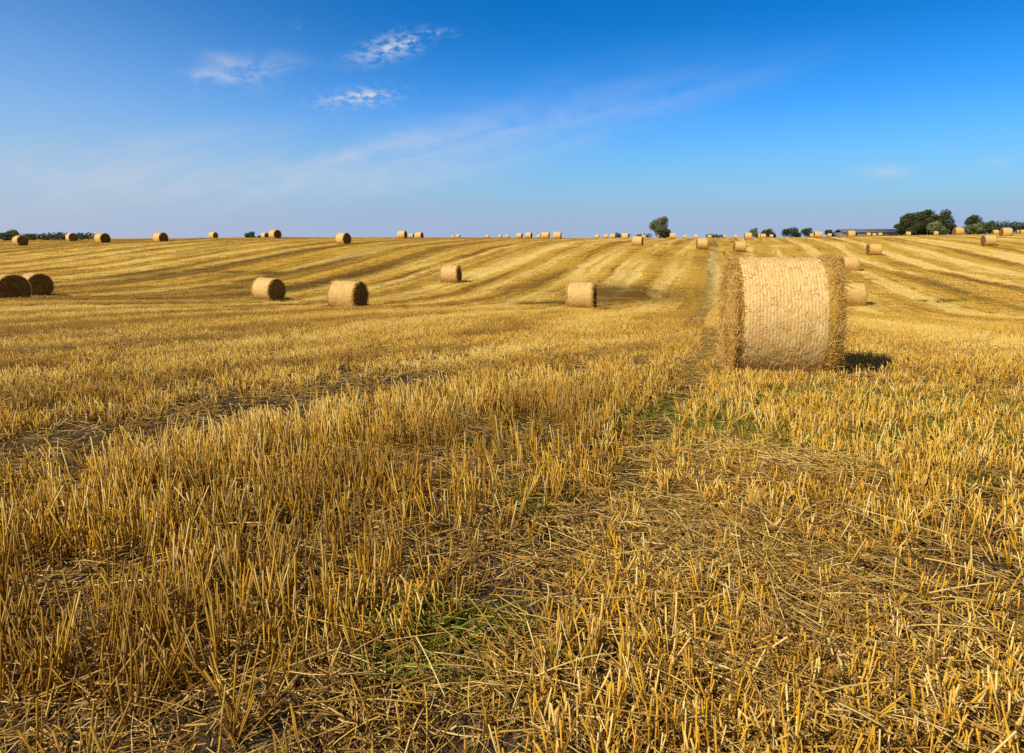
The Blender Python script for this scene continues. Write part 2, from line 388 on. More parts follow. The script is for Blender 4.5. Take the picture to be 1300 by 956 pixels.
# ------------------------------------------------------------------ scattering with geometry nodes
def scatter(name, mesh_list, mats, pts, rot, scl, label):
    src = bpy.data.collections.new(name + '_pieces')
    for me in mesh_list:
        o = bpy.data.objects.new(name + '_piece', me)
        for mt in mats: me.materials.append(mt)
        src.objects.link(o)
    N = len(pts)
    me = bpy.data.meshes.new(name); me.vertices.add(N)
    me.vertices.foreach_set('co', np.asarray(pts, np.float32).ravel())
    a = me.attributes.new('turn', 'FLOAT_VECTOR', 'POINT'); a.data.foreach_set('vector', np.asarray(rot, np.float32).ravel())
    a = me.attributes.new('grow', 'FLOAT_VECTOR', 'POINT'); a.data.foreach_set('vector', np.asarray(scl, np.float32).ravel())
    a = me.attributes.new('pick', 'INT', 'POINT'); a.data.foreach_set('value', rng.integers(0, len(mesh_list), N).astype(np.int32))
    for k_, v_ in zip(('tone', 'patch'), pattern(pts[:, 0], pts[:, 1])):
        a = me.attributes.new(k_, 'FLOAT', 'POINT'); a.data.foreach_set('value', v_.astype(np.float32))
    me.update()
    o = bpy.data.objects.new(name, me); COL.objects.link(o)
    ng = bpy.data.node_groups.new(name + '_nodes', 'GeometryNodeTree')
    ng.interface.new_socket('Geometry', in_out='INPUT', socket_type='NodeSocketGeometry')
    ng.interface.new_socket('Geometry', in_out='OUTPUT', socket_type='NodeSocketGeometry')
    n = ng.nodes; l = ng.links
    gi = n.new('NodeGroupInput'); go = n.new('NodeGroupOutput')
    ci = n.new('GeometryNodeCollectionInfo'); ci.inputs['Collection'].default_value = src
    ci.inputs['Separate Children'].default_value = True; ci.inputs['Reset Children'].default_value = True
    ip = n.new('GeometryNodeInstanceOnPoints'); ip.inputs['Pick Instance'].default_value = True
    def na(nm, ty):
        q = n.new('GeometryNodeInputNamedAttribute'); q.data_type = ty; q.inputs['Name'].default_value = nm
        return q.outputs['Attribute']
    er = n.new('FunctionNodeEulerToRotation')
    l.new(na('turn', 'FLOAT_VECTOR'), er.inputs[0]); l.new(er.outputs[0], ip.inputs['Rotation'])
    l.new(na('grow', 'FLOAT_VECTOR'), ip.inputs['Scale']); l.new(na('pick', 'INT'), ip.inputs['Instance Index'])
    l.new(gi.outputs[0], ip.inputs['Points']); l.new(ci.outputs[0], ip.inputs['Instance']); l.new(ip.outputs[0], go.inputs[0])
    md = o.modifiers.new('scatter', 'NODES'); md.node_group = ng
    return tag(o, label, 'stubble' if 'stubble' in name else None, kind='stuff')

ROW = math.atan2(-.287, .958)          # rows turn this far from +Y
E_ = np.array([.287, .958]); N_ = np.array([.958, -.287])

def stalks(xy, hmin, hmax, wmin, wmax, lean, sides=4, leafy=.5, segs=2):
    n = len(xy); b = np.column_stack([xy, np.full(n, -.02)])
    h = rng.uniform(hmin, hmax, n)
    ln = rng.normal(0, lean, (n, 2))
    vec = np.column_stack([ln * h[:, None], h + .02])
    bend = np.column_stack([rng.normal(0, .03, (n, 2)), np.zeros(n)]) * h[:, None] * 2
    parts = [blades(b, vec, rng.uniform(wmin, wmax, n), segs, sides, bend, .9)]
    k = int(n * leafy)
    if k:
        i = rng.integers(0, n, k); s = rng.uniform(.15, .7, k)
        bb = b[i] + vec[i] * s[:, None]
        a = rng.uniform(0, TAU, k); L = rng.uniform(.25, .6, k) * h[i]
        vv = np.column_stack([np.cos(a) * L * .5, np.sin(a) * L * .5, rng.uniform(.1, .9, k) * L])
        bd = np.column_stack([np.cos(a) * L * .4, np.sin(a) * L * .4, -rng.uniform(.2, 1.1, k) * L])
        parts.append(blades(bb, vv, rng.uniform(wmin, wmax * 1.2, k), 2, 2, bd, .25))
    return merge(parts)

def to_mesh(name, p): return mesh_from(name, p[0], p[1], p[2])

# near tufts: a few tillers in a row (height 1 = 0.2 m)
tufts = []
for i in range(14):
    n = rng.integers(4, 9)
    xy = np.column_stack([rng.normal(0, .016, n), rng.normal(0, .024, n)])
    tufts.append(to_mesh('stubble_tuft', stalks(xy, .10, .225, .0032, .0072, .15, leafy=1.2)))
mids = []
for i in range(8):
    xy = []
    for r in range(4):
        k = rng.integers(26, 36)
        xy.append(np.column_stack([np.full(k, (r - 1.5) * .125) + rng.normal(0, .022, k), rng.uniform(-.27, .27, k)]))
    mids.append(to_mesh('stubble_patch', stalks(np.concatenate(xy), .09, .20, .0042, .008, .20, sides=3, leafy=.6, segs=1)))
fars = []
for i in range(6):
    k = 80
    xy = np.column_stack([rng.integers(-4, 5, k) * .125 + rng.normal(0, .03, k), rng.uniform(-.55, .55, k)])
    fars.append(to_mesh('stubble_swath', stalks(xy, .08, .19, .012, .024, .25, sides=3, leafy=.2, segs=1)))

def blob(X, Y, cx, cy, rx, ry): return np.exp(-((X - cx) / rx) ** 2 - ((Y - cy) / ry) ** 2)
def laid(X, Y):
    """0 standing stubble .. 1 flattened or bare"""
    w = lane(X, Y) + (vnoise(X * 1.3, Y * 1.3, 3) - .5) * .30
    t = np.exp(-(w / (.19 + .05 * smooth(5, 2, Y) + .03 * smooth(9, 14, Y))) ** 2) * .97
    t = np.maximum(t, gap_mask(X, Y) * .88)
    t = np.maximum(t, blob(X, Y, 1.85, 4.2, .36, .20) * .7)
    t = np.maximum(t, blob(X, Y, 1.05, 2.95, .42, .45) * .62); t = np.maximum(t, blob(X, Y, 1.6, 3.2, .45, .6) * .2)
    t = np.maximum(t, blob(X, Y, 1.35, 4.4, .3, .9) * .35)
    t = np.maximum(t, blob(X, Y, -.30, 2.25, .35, .35) * .75)
    return t
def tall(X, Y):
    l = lane(X, Y); v = Y - 7.7 - 1.03 * X
    h = .94 - .30 * smooth(5.0, 9.5, Y) + .56 * smooth(-.05, -.7, l) * smooth(.3, -.3, v) * (1 - smooth(5.5, 7.5, Y)) + .28 * (vnoise(X * .5, Y * .5, 8) - .5) + .30 * (vnoise(X * 2.4, Y * 2.4, 9) - .5)
    return h

def bale_clear(X, Y):
    # no standing stalks inside the big bale's footprint
    dx = X - 3.155; dy = Y - 8.06
    a = R_(-10); lx = dx * math.cos(a) + dy * math.sin(a); ly = -dx * math.sin(a) + dy * math.cos(a)
    return (np.abs(lx) < .66) & (np.abs(ly) < .38)

# near rows
us = np.arange(-20, 20, .125); ws = np.arange(-6, 19, .047)
U, W = np.meshgrid(us, ws)
U = U.ravel() + rng.normal(0, .018, U.size); W = W.ravel() + rng.uniform(-.03, .03, W.size)
X = U * N_[0] + W * E_[0]; Y = U * N_[1] + W * E_[1]
keep = (Y > .2) & (Y < 12.5) & (np.abs(X) < .95 * Y + 4.2)
keep &= rng.random(X.size) > np.maximum(laid(X, Y), .06 + .55 * smooth(.52, .72, vnoise(X * 1.1, Y * 1.1, 21)))
keep &= rng.random(X.size) < 1 - .55 * smooth(9.5, 12.5, Y)
keep &= rng.random(X.size) > .85 * smooth(.50, .30, vnoise(X * 3.2, Y * 3.2, 22, 2))
keep &= ~bale_clear(X, Y)
X, Y = X[keep], Y[keep]; n = len(X)
la = laid(X, Y)
tilt = rng.normal(0, .09 + .30 * la[:, None], (n, 2)) + .34 * np.column_stack([sgn_noise(X * 1.6, Y * 1.6, 23), sgn_noise(X * 1.6, Y * 1.6, 24)])
rot = np.column_stack([tilt, np.full(n, ROW) + rng.integers(0, 2, n) * math.pi + rng.normal(0, .25, n)])
hs = tall(X, Y) * rng.uniform(.68, 1.14, n) * (1 - .3 * la); ss = rng.uniform(1.0, 1.35, n)
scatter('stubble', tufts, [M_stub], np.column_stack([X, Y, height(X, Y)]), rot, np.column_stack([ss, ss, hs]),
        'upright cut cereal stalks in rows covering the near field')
print('near tufts', n)

def patches(u0, u1, w0, w1, du, dw, ylo, yhi, side, jit):
    U, W = np.meshgrid(np.arange(u0, u1, du), np.arange(w0, w1, dw))
    U = U.ravel() + rng.normal(0, jit, U.size); W = W.ravel() + rng.normal(0, jit * 2, W.size)
    X = U * N_[0] + W * E_[0]; Y = U * N_[1] + W * E_[1]
    k = (Y > ylo) & (Y < yhi) & (np.abs(X) < .86 * Y + side)
    return X[k], Y[k]

X, Y = patches(-70, 68, -15, 85, .5, .5, 9.8, 46, 7, .03)
k = rng.random(len(X)) > laid(X, Y) * .95
k &= rng.random(len(X)) < .25 + .75 * smooth(9.8, 12.3, Y)
k &= rng.random(len(X)) < 1 - .65 * smooth(18, 46, Y)
k &= ~bale_clear(X, Y)
X, Y = X[k], Y[k]; n = len(X)
rot = np.column_stack([rng.normal(0, .05, (n, 2)), np.full(n, ROW) + rng.integers(0, 2, n) * math.pi])
hs = tall(X, Y) * rng.uniform(.8, 1.15, n) * (1 - .45 * smooth(18, 46, Y))
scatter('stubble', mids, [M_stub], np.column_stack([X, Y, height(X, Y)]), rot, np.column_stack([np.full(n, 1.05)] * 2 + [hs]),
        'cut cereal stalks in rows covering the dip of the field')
print('mid patches', n)
X, Y = patches(-130, 130, -50, 180, 1.0, 1.0, 30, 118, 6, .08)
k = rng.random(len(X)) < (.7 * pattern(X, Y)[1] + .62) * (1 - .35 * smooth(50, 110, Y)) * smooth(30, 44, Y)
k &= np.abs(lane(X, Y)) > .75
X, Y = X[k], Y[k]; n = len(X)
rot = np.column_stack([np.zeros((n, 2)), np.full(n, ROW) + rng.integers(0, 2, n) * math.pi])
hs = rng.uniform(.28, .62, n) * (1 - .35 * smooth(50, 110, Y))
scatter('stubble', fars, [M_stubfar], np.column_stack([X, Y, height(X, Y)]), rot, np.column_stack([np.full(n, 1.1)] * 2 + [hs]),
        'cut cereal stalks in rows covering the far slope of the field')
print('far swaths', n)

# loose straw on the ground
lit = []
for i in range(12):
    k = 16
    a = rng.uniform(0, TAU, k); L = rng.uniform(.05, .24, k)
    b = np.column_stack([rng.uniform(-.17, .17, (k, 2)), rng.uniform(.004, .05, k)])
    v = np.column_stack([np.cos(a) * L, np.sin(a) * L, rng.normal(0, .16, k) * L])
    bd = np.column_stack([rng.normal(0, .15, (k, 2)) * L[:, None], -rng.uniform(0, .12, k) * L])
    lit.append(to_mesh('straw_litter', merge([blades(b, v, rng.uniform(.0025, .0055, k), 3, 3, bd, .8),
        blades(np.column_stack([rng.uniform(-.17, .17, (24, 2)), rng.uniform(.002, .03, 24)]), unit(rng.normal(size=(24, 3)) * [1, 1, .3]) * rng.uniform(.015, .06, (24, 1)), rng.uniform(.0025, .006, 24), 1, 2)])))
def rand_area(nn, yhi):
    Y = 1. + (yhi - 1.) * rng.random(nn) ** .75
    return rng.uniform(-1, 1, nn) * (.88 * Y + 1.3), Y
X, Y = rand_area(5200, 13.)
k = rng.random(len(X)) > gap_mask(X, Y) * .35
X, Y = X[k], Y[k]
k = rng.random(len(X)) > .65 * np.exp(-(lane(X, Y) / .25) ** 2)
X, Y = X[k], Y[k]
ly = rng.uniform(8, 30, 420); lx = ly * 0; lx = .3 * ly - .45 + .4 * np.exp(-((ly - 12) / 5) ** 2) + rng.normal(0, .22, 420)
X = np.concatenate([X, lx]); Y = np.concatenate([Y, ly])
extra = [(1.85, 4.25, .42, .22, 110, .08), (1.05, 2.9, .5, .5, 190, .08), (1.35, 4.5, .45, .9, 70, .03), (-.5, 2.25, .7, .45, 45, .03), (2.6, 7.35, .5, .25, 40, .02), (3.4, 7.5, .8, .2, 40, .02), (.2, 3.6, .5, 1., 30, .02), (1.2, 2.1, .8, .4, 140, .08), (1.5, 3.1, .6, .7, 70, .10)]
zz = [np.zeros(len(X))]
for cx, cy, rx, ry, k, hp in extra:
    a = rng.normal(0, .6, (k, 2)); ex = cx + a[:, 0] * rx; ey = cy + a[:, 1] * ry
    zz.append(hp * np.exp(-(a ** 2).sum(1)) * rng.random(k)); X = np.concatenate([X, ex]); Y = np.concatenate([Y, ey])
zz = np.concatenate(zz); k = ~bale_clear(X, Y); X, Y, zz = X[k], Y[k], zz[k]
n = len(X)
rot = np.column_stack([rng.normal(0, 1, (n, 2)) * (.10 + 2.2 * zz[:, None]), rng.uniform(0, TAU, n)])
sc = rng.uniform(.8, 1.35, n)
scatter('loose_straw', lit, [M_litter], np.column_stack([X, Y, height(X, Y) + zz + .004]), rot, np.column_stack([sc] * 3),
        'loose broken straw lying between the stubble rows and along the wheel track')

# long combed straws: a flattened swath in front of the big bale
k = 380
cx = rng.normal(1.85, .24, k); cy = 4.30 - (cx - 1.85) * .45 + rng.normal(0, .10, k) + .10 * np.sin(cx * 9)
a = rng.normal(math.atan2(-.45, 1), .35, k) + rng.integers(0, 2, k) * math.pi; L = rng.uniform(.1, .42, k)
base = np.column_stack([cx - np.cos(a) * L / 2, cy - np.sin(a) * L / 2, height(cx, cy) + rng.uniform(.03, .17, k)])
v = np.column_stack([np.cos(a) * L, np.sin(a) * L, rng.normal(0, .05, k)])
p1 = blades(base, v, rng.uniform(.004, .007, k), 4, 3, np.column_stack([rng.normal(0, .04, (k, 2)), -rng.uniform(0, .04, k)]), .8)
X, Y = rand_area(300, 7.)
X = np.concatenate([X, rng.normal(1.1, .45, 260), rng.normal(-.3, .6, 60)]); Y = np.concatenate([Y, rng.normal(2.75, .5, 260), rng.normal(2.3, .3, 60)]); k = len(X); a = rng.uniform(0, TAU, k); L = rng.uniform(.12, .38, k)
base = np.column_stack([X, Y, height(X, Y) + rng.uniform(.02, .12, k)])
v = np.column_stack([np.cos(a) * L, np.sin(a) * L, rng.uniform(-.1, .25, k) * L])
p2 = blades(base, v, rng.uniform(.004, .0075, k), 4, 4, np.column_stack([rng.normal(0, .05, (k, 2)), -rng.uniform(.0, .08, k)]), .8)
lo = add('loose_straw', to_mesh('loose_straw', merge([p1, p2])), M_long)
tag(lo, 'long bent straws dropped on the stubble and combed flat before the large bale', 'straw', kind='stuff')

# straw dropped around the bales down in the dip
px, py = [], []
for cx, cy in ((-22.4, 30.5), (-26.3, 37.7), (-13.9, 39.), (-7.2, 30.), (-4.5, 50.7), (3.5, 34.2), (18.7, 37.6)):
    px.append(cx + rng.normal(0, .8, 26)); py.append(cy + rng.normal(-.1, .6, 26))
X = np.concatenate(px); Y = np.concatenate(py); n = len(X)
scatter('loose_straw', lit, [], np.column_stack([X, Y, height(X, Y) + .02]), np.column_stack([rng.normal(0, .15, (n, 2)), rng.uniform(0, TAU, n)]), np.column_stack([rng.uniform(1.4, 2.4, n)] * 3),
        'loose straw dropped around the bales standing in the dip')

# weeds
weeds = []
for i in range(5):
    k = 26
    a = rng.uniform(0, TAU, k); L = rng.uniform(.04, .14, k)
    b = np.column_stack([rng.normal(0, .035, (k, 2)), np.zeros(k)])
    v = np.column_stack([np.cos(a) * L * .6, np.sin(a) * L * .6, L * rng.uniform(.5, 1.1, k)])
    weeds.append(to_mesh('green_weed', blades(b, v, rng.uniform(.004, .012, k), 3, 2, np.column_stack([np.cos(a) * L * .5, np.sin(a) * L * .5, -L * .5]), .3)))
px, py = [], []
for cx, cy, rx, ry, k in ((-.33, 2.5, .30, .28, 70), (.15, 3.75, .2, .3, 22), (2.4, 5.0, 1.0, .7, 520), (3.2, 6.1, 1.1, .8, 380), (1.8, 5.6, .9, .7, 40), (24.0, 37.9, .5, .3, 10), (25.2, 38.1, .3, .3, 6), (23.3, 38.4, .2, .2, 4), (2.6, 5.6, 1.9, 1.5, 420), (1.2, 5.5, .6, .8, 6), (.75, 2.6, .4, .4, 10)):
    px.append(rng.normal(cx, rx * .6, k)); py.append(rng.normal(cy, ry * .6, k))
X = np.concatenate(px); Y = np.concatenate(py); n = len(X)
sc = rng.uniform(.5, 1.5, n) * np.where(Y > 20, 2.4, 1)
scatter('weeds', weeds, [M_green], np.column_stack([X, Y, height(X, Y)]), np.column_stack([np.zeros((n, 2)), rng.uniform(0, TAU, n)]), np.column_stack([sc] * 3),
        'low green weeds sprouting in gaps of the stubble')

# ------------------------------------------------------------------ straw bales
def drum(Rr, x0, x1, nx, na, rough, seed, crown=.0):
    xs_ = np.linspace(x0, x1, nx); an = np.linspace(0, TAU, na, endpoint=False)
    A, Xg = np.meshgrid(an, xs_)
    ca, sa = np.cos(A), np.sin(A)
    q = vnoise(Xg * 5 + 3, (ca * 3 + 5), seed) + vnoise(Xg * 5 + 3, (sa * 3 + 5), seed + 1) - 1
    q2 = vnoise(Xg * 22 + 3, (A * 14), seed + 2) - .5
    e = np.clip((np.abs((Xg - (x0 + x1) / 2) / ((x1 - x0) / 2)) - .86) / .14, 0, 1)
    rr = Rr + rough * q + rough * .6 * q2 - crown * e ** 2
    V = np.stack([Xg, rr * sa, rr * ca], -1).reshape(-1, 3)
    id_ = np.arange(nx * na).reshape(nx, na)
    F = np.stack([id_[:-1], np.roll(id_, -1, 1)[:-1], np.roll(id_, -1, 1)[1:], id_[1:]], -1).reshape(-1, 4)
    return V, F

def disc(Rr, x, side, nr, na, rough, seed, dome):
    rr = np.linspace(0, 1, nr + 1)[1:]; an = np.linspace(0, TAU, na, endpoint=False)
    A, P = np.meshgrid(an, rr)
    r = P * Rr
    yy, zz = r * np.sin(A), r * np.cos(A)
    xx = x + side * (dome * (1 - P ** 2) + rough * (vnoise(yy * 9 + 20, zz * 9 + 20, seed) - .5) * 2 * (1 - P ** 6))
    V = np.concatenate([[[x + side * dome, 0, 0]], np.stack([xx, yy, zz], -1).reshape(-1, 3)])
    id_ = 1 + np.arange(nr * na).reshape(nr, na)
    tri = np.stack([np.zeros(na, int), id_[0], np.roll(id_[0], -1)], 1)
    q = np.stack([id_[:-1], id_[1:], np.roll(id_[1:], -1, 1), np.roll(id_[:-1], -1, 1)], -1).reshape(-1, 4)
    return V, [tri, q]

def rim_straw(Rr, x, side, n, band, lmin, lmax, w, bulge, sides=3):
    """ragged straw at the open edge of the wrap"""
    a = rng.uniform(0, TAU, n); s = rng.random(n)
    xx = x + side * band * s
    rr = Rr + bulge * np.sin(np.clip(s, 0, 1) * math.pi * .75) * rng.uniform(.2, 1., n) * (.7 + .6 * vnoise(a * 2, s * 0 + 3, 4)) - .015
    rad = np.column_stack([np.zeros(n), np.sin(a), np.cos(a)]); tan = np.column_stack([np.zeros(n), np.cos(a), -np.sin(a)])
    ax = np.tile([side, 0, 0], (n, 1))
    b = np.column_stack([xx, rr * np.sin(a), rr * np.cos(a)])
    d = tan * rng.normal(0, .8, (n, 1)) + ax * rng.normal(.25, .5, (n, 1)) + rad * rng.uniform(-.15, .55, (n, 1))
    L = rng.uniform(lmin, lmax, n)[:, None]
    v = unit(d) * L
    return blades(b - v * .35, v, w * rng.uniform(.7, 1.4, n), 2, sides, (-rad * .25 + rng.normal(0, .15, (n, 3))) * L, .75)

def face_straw(Rr, x, side, n, lmin, lmax, w, sides=3):
    a = rng.uniform(0, TAU, n); r = Rr * np.sqrt(rng.random(n))
    rad = np.column_stack([np.zeros(n), np.sin(a), np.cos(a)]); tan = np.column_stack([np.zeros(n), np.cos(a), -np.sin(a)])
    b = rad * r[:, None] + np.column_stack([np.full(n, x) + side * (.04 * (1 - (r / Rr) ** 2) + rng.uniform(0, .025, n)), np.zeros((n, 2))])
    d = tan * rng.choice([-1, 1], (n, 1)) + rad * rng.normal(0, .45, (n, 1)) + np.tile([side, 0, 0], (n, 1)) * rng.uniform(-.1, .35, (n, 1))
    L = rng.uniform(lmin, lmax, n)[:, None]; v = unit(d) * L
    return blades(b - v * .5, v, w * rng.uniform(.7, 1.4, n), 2, sides, rng.normal(0, .12, (n, 3)) * L, .8)

RB = .65
def sag(V):
    """the weight of the bale flattens and spreads its foot"""
    V = np.array(V, float); z = V[:, 2]
    low = np.clip(-.42 - z, 0, None)
    V[:, 1] *= 1 + .22 * low
    V[:, 2] = np.where(z < -.42, -.42 - .16 * (1 - np.exp(-low / .16)), z)
    return V
REST = .42 + .16 * (1 - math.exp(-.23 / .16))
def sag_mesh(me):
    co = np.empty(len(me.vertices) * 3, np.float32); me.vertices.foreach_get('co', co)
    me.vertices.foreach_set('co', sag(co.reshape(-1, 3)).astype(np.float32).ravel()); me.update(); return me
# the large bale in the foreground
big_at = (3.155, 8.06); bz = float(height(*big_at))
root = tag(empty('round_bale', (*big_at, bz - .03), R_(-10)), 'largest round straw bale wrapped in pale netting, standing alone in the foreground', 'straw bale', 'round straw bales on the field')
root.scale = (.955, 1.08, 1.14)
def child(name, me, mats, parent=root, z=REST):
    sag_mesh(me)
    o = add(name, me, mats, parent); o.location = (0, 0, z); return o
V, F = drum(RB, -.535, .45, 200, 300, .013, 40, .015)
k = 4200
a = rng.uniform(0, TAU, k); x_ = rng.uniform(-.53, .45, k); rr = RB + rng.uniform(.0, .006, k)
rad = np.column_stack([np.zeros(k), np.sin(a), np.cos(a)]); tan = np.column_stack([np.zeros(k), np.cos(a), -np.sin(a)])
d = unit(tan * rng.normal(0, 1, (k, 1)) + np.array([[1., 0, 0]]) * rng.normal(0, .7, (k, 1)) + rad * rng.normal(0.03, .1, (k, 1))) * rng.uniform(.02, .09, (k, 1))
sk = blades(rad * rr[:, None] + np.column_stack([x_, np.zeros((k, 2))]) - d * .5, d, rng.uniform(.0016, .0034, k), 2, 3, -rad * (np.linalg.norm(d, axis=1)[:, None] ** 2) * .4, .8)
nv = len(V)
mm = mesh_from('net_wrap', np.concatenate([V, sk[0]]), [F] + [f + nv for f in sk[1]],
               {'rnd': np.concatenate([np.zeros(nv), sk[2]['rnd']]), 'h': np.concatenate([np.zeros(nv), sk[2]['h']])},
               np.concatenate([np.zeros(len(F)), np.ones(sum(len(f) for f in sk[1]))]))
child('net_wrap', mm, [M_net, M_skin])
for s, x0, dm in ((-1, -.555, .05), (1, .53, .06)):
    v, f = disc(RB - .02, x0, s, 26, 120, .03, 50 + s, dm)
    # straw shoulder under the ragged edge
    sv, sf = drum(RB - .004, .42 if s > 0 else x0, x0 if s > 0 else -.51, 10, 200, .02, 48)
    nv0 = len(v)
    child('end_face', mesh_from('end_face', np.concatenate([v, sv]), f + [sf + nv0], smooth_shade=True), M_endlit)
    fs = face_straw(RB - .02, x0 + s * .012, s, 4200, .06, .2, .005)
    child('face_straw', to_mesh('face_straw', fs), M_fringe)
for s, x0, band, bl, nn in ((-1, -.525, .065, .025, 2000), (1, .43, .16, .050, 4200)):
    p = rim_straw(RB, x0, s, nn, band, .03, .20, .0046, bl)
    # a few long wisps hang out of the edge
    q = rim_straw(RB + .01, x0 + s * band * .6, s, 110, .05, .15, .30, .006, .05)
    ps = [p, q]
    if s > 0:       # fallen wisps by the foot of the edge
        k = 60
        b = np.column_stack([rng.normal(.60, .05, k), rng.normal(-.2, .15, k), rng.uniform(.05, .25, k) - RB])
        v = np.column_stack([rng.normal(.1, .12, k), rng.normal(0, .12, k), rng.normal(.0, .1, k)])
        ps.append(blades(b, v, .006, 3, 3, np.column_stack([rng.normal(0, .04, (k, 2)), -rng.uniform(0, .08, k)]), .8))
    child('straw_rim', to_mesh('straw_rim', merge(ps)), M_fringe)

# the bales further off: four shapes of wrap, end and ragged rim
kit = []
for i in range(4):
    V, F = drum(RB, -.61, .61, 26, 72, .016, 60 + 5 * i, .035)
    k = 700
    a = rng.uniform(0, TAU, k); x_ = rng.uniform(-.6, .6, k)
    rad = np.column_stack([np.zeros(k), np.sin(a), np.cos(a)]); tan = np.column_stack([np.zeros(k), np.cos(a), -np.sin(a)])
    d = unit(tan * rng.normal(0, 1, (k, 1)) + np.array([[1., 0, 0]]) * rng.normal(0, .6, (k, 1)) + rad * rng.normal(.08, .12, (k, 1))) * rng.uniform(.05, .16, (k, 1))
    sk = blades(rad * (RB + .004) + np.column_stack([x_, np.zeros((k, 2))]) - d * .5, d, rng.uniform(.006, .013, k), 2, 2, -rad * .01, .8)
    nv = len(V)
    w_ = mesh_from('net_wrap', np.concatenate([V, sk[0]]), [F] + [f + nv for f in sk[1]], {'rnd': np.concatenate([np.zeros(nv), sk[2]['rnd']])},
                   np.concatenate([np.zeros(len(F)), np.ones(sum(len(f) for f in sk[1]))]))
    w_.materials.append(M_netfar); w_.materials.append(M_skinfar); sag_mesh(w_)
    ends = []
    for s in (-1, 1):
        v, f = disc(RB - .025, .60 * s, s, 10, 60, .04, 70 + i * 3 + s, .04)
        fs = face_straw(RB - .02, s * .61, s, 420, .08, .25, .010, 2)
        n0 = len(v)
        e = mesh_from('end_face', np.concatenate([v, fs[0]]), f + [x + n0 for x in fs[1]], {'rnd': np.concatenate([np.zeros(n0), fs[2]['rnd']])},
                      np.concatenate([np.zeros(sum(len(x) for x in f)), np.ones(sum(len(x) for x in fs[1]))]))
        sag_mesh(e)
        e.materials.append(M_endshade); e.materials.append(M_endstraw)
        r = to_mesh('straw_rim', rim_straw(RB, .57 * s, s, 620, .08, .05, .22, .010, .035, 2)); sag_mesh(r); r.materials.append(M_fringe)
        ends.append((e, r))
    kit.append((w_, ends))
tiny = []
for i in range(3):
    V, F = drum(RB, -.61, .61, 9, 32, .02, 90 + 4 * i, .03)
    parts_v, parts_f, fm = [V], [F], [np.zeros(len(F))]; n0 = len(V)
    for s in (-1, 1):
        v, f = disc(RB - .03, .60 * s, s, 3, 32, .02, 99 + i, .03)
        parts_v.append(v); parts_f += [x + n0 for x in f]; fm += [np.ones(len(x)) for x in f]; n0 += len(v)
    t_ = mesh_from('round_bale', np.concatenate(parts_v), parts_f, face_mat=np.concatenate(fm), smooth_shade=False)
    sag_mesh(t_); t_.materials.append(M_netfar); t_.materials.append(M_endshade); tiny.append(t_)

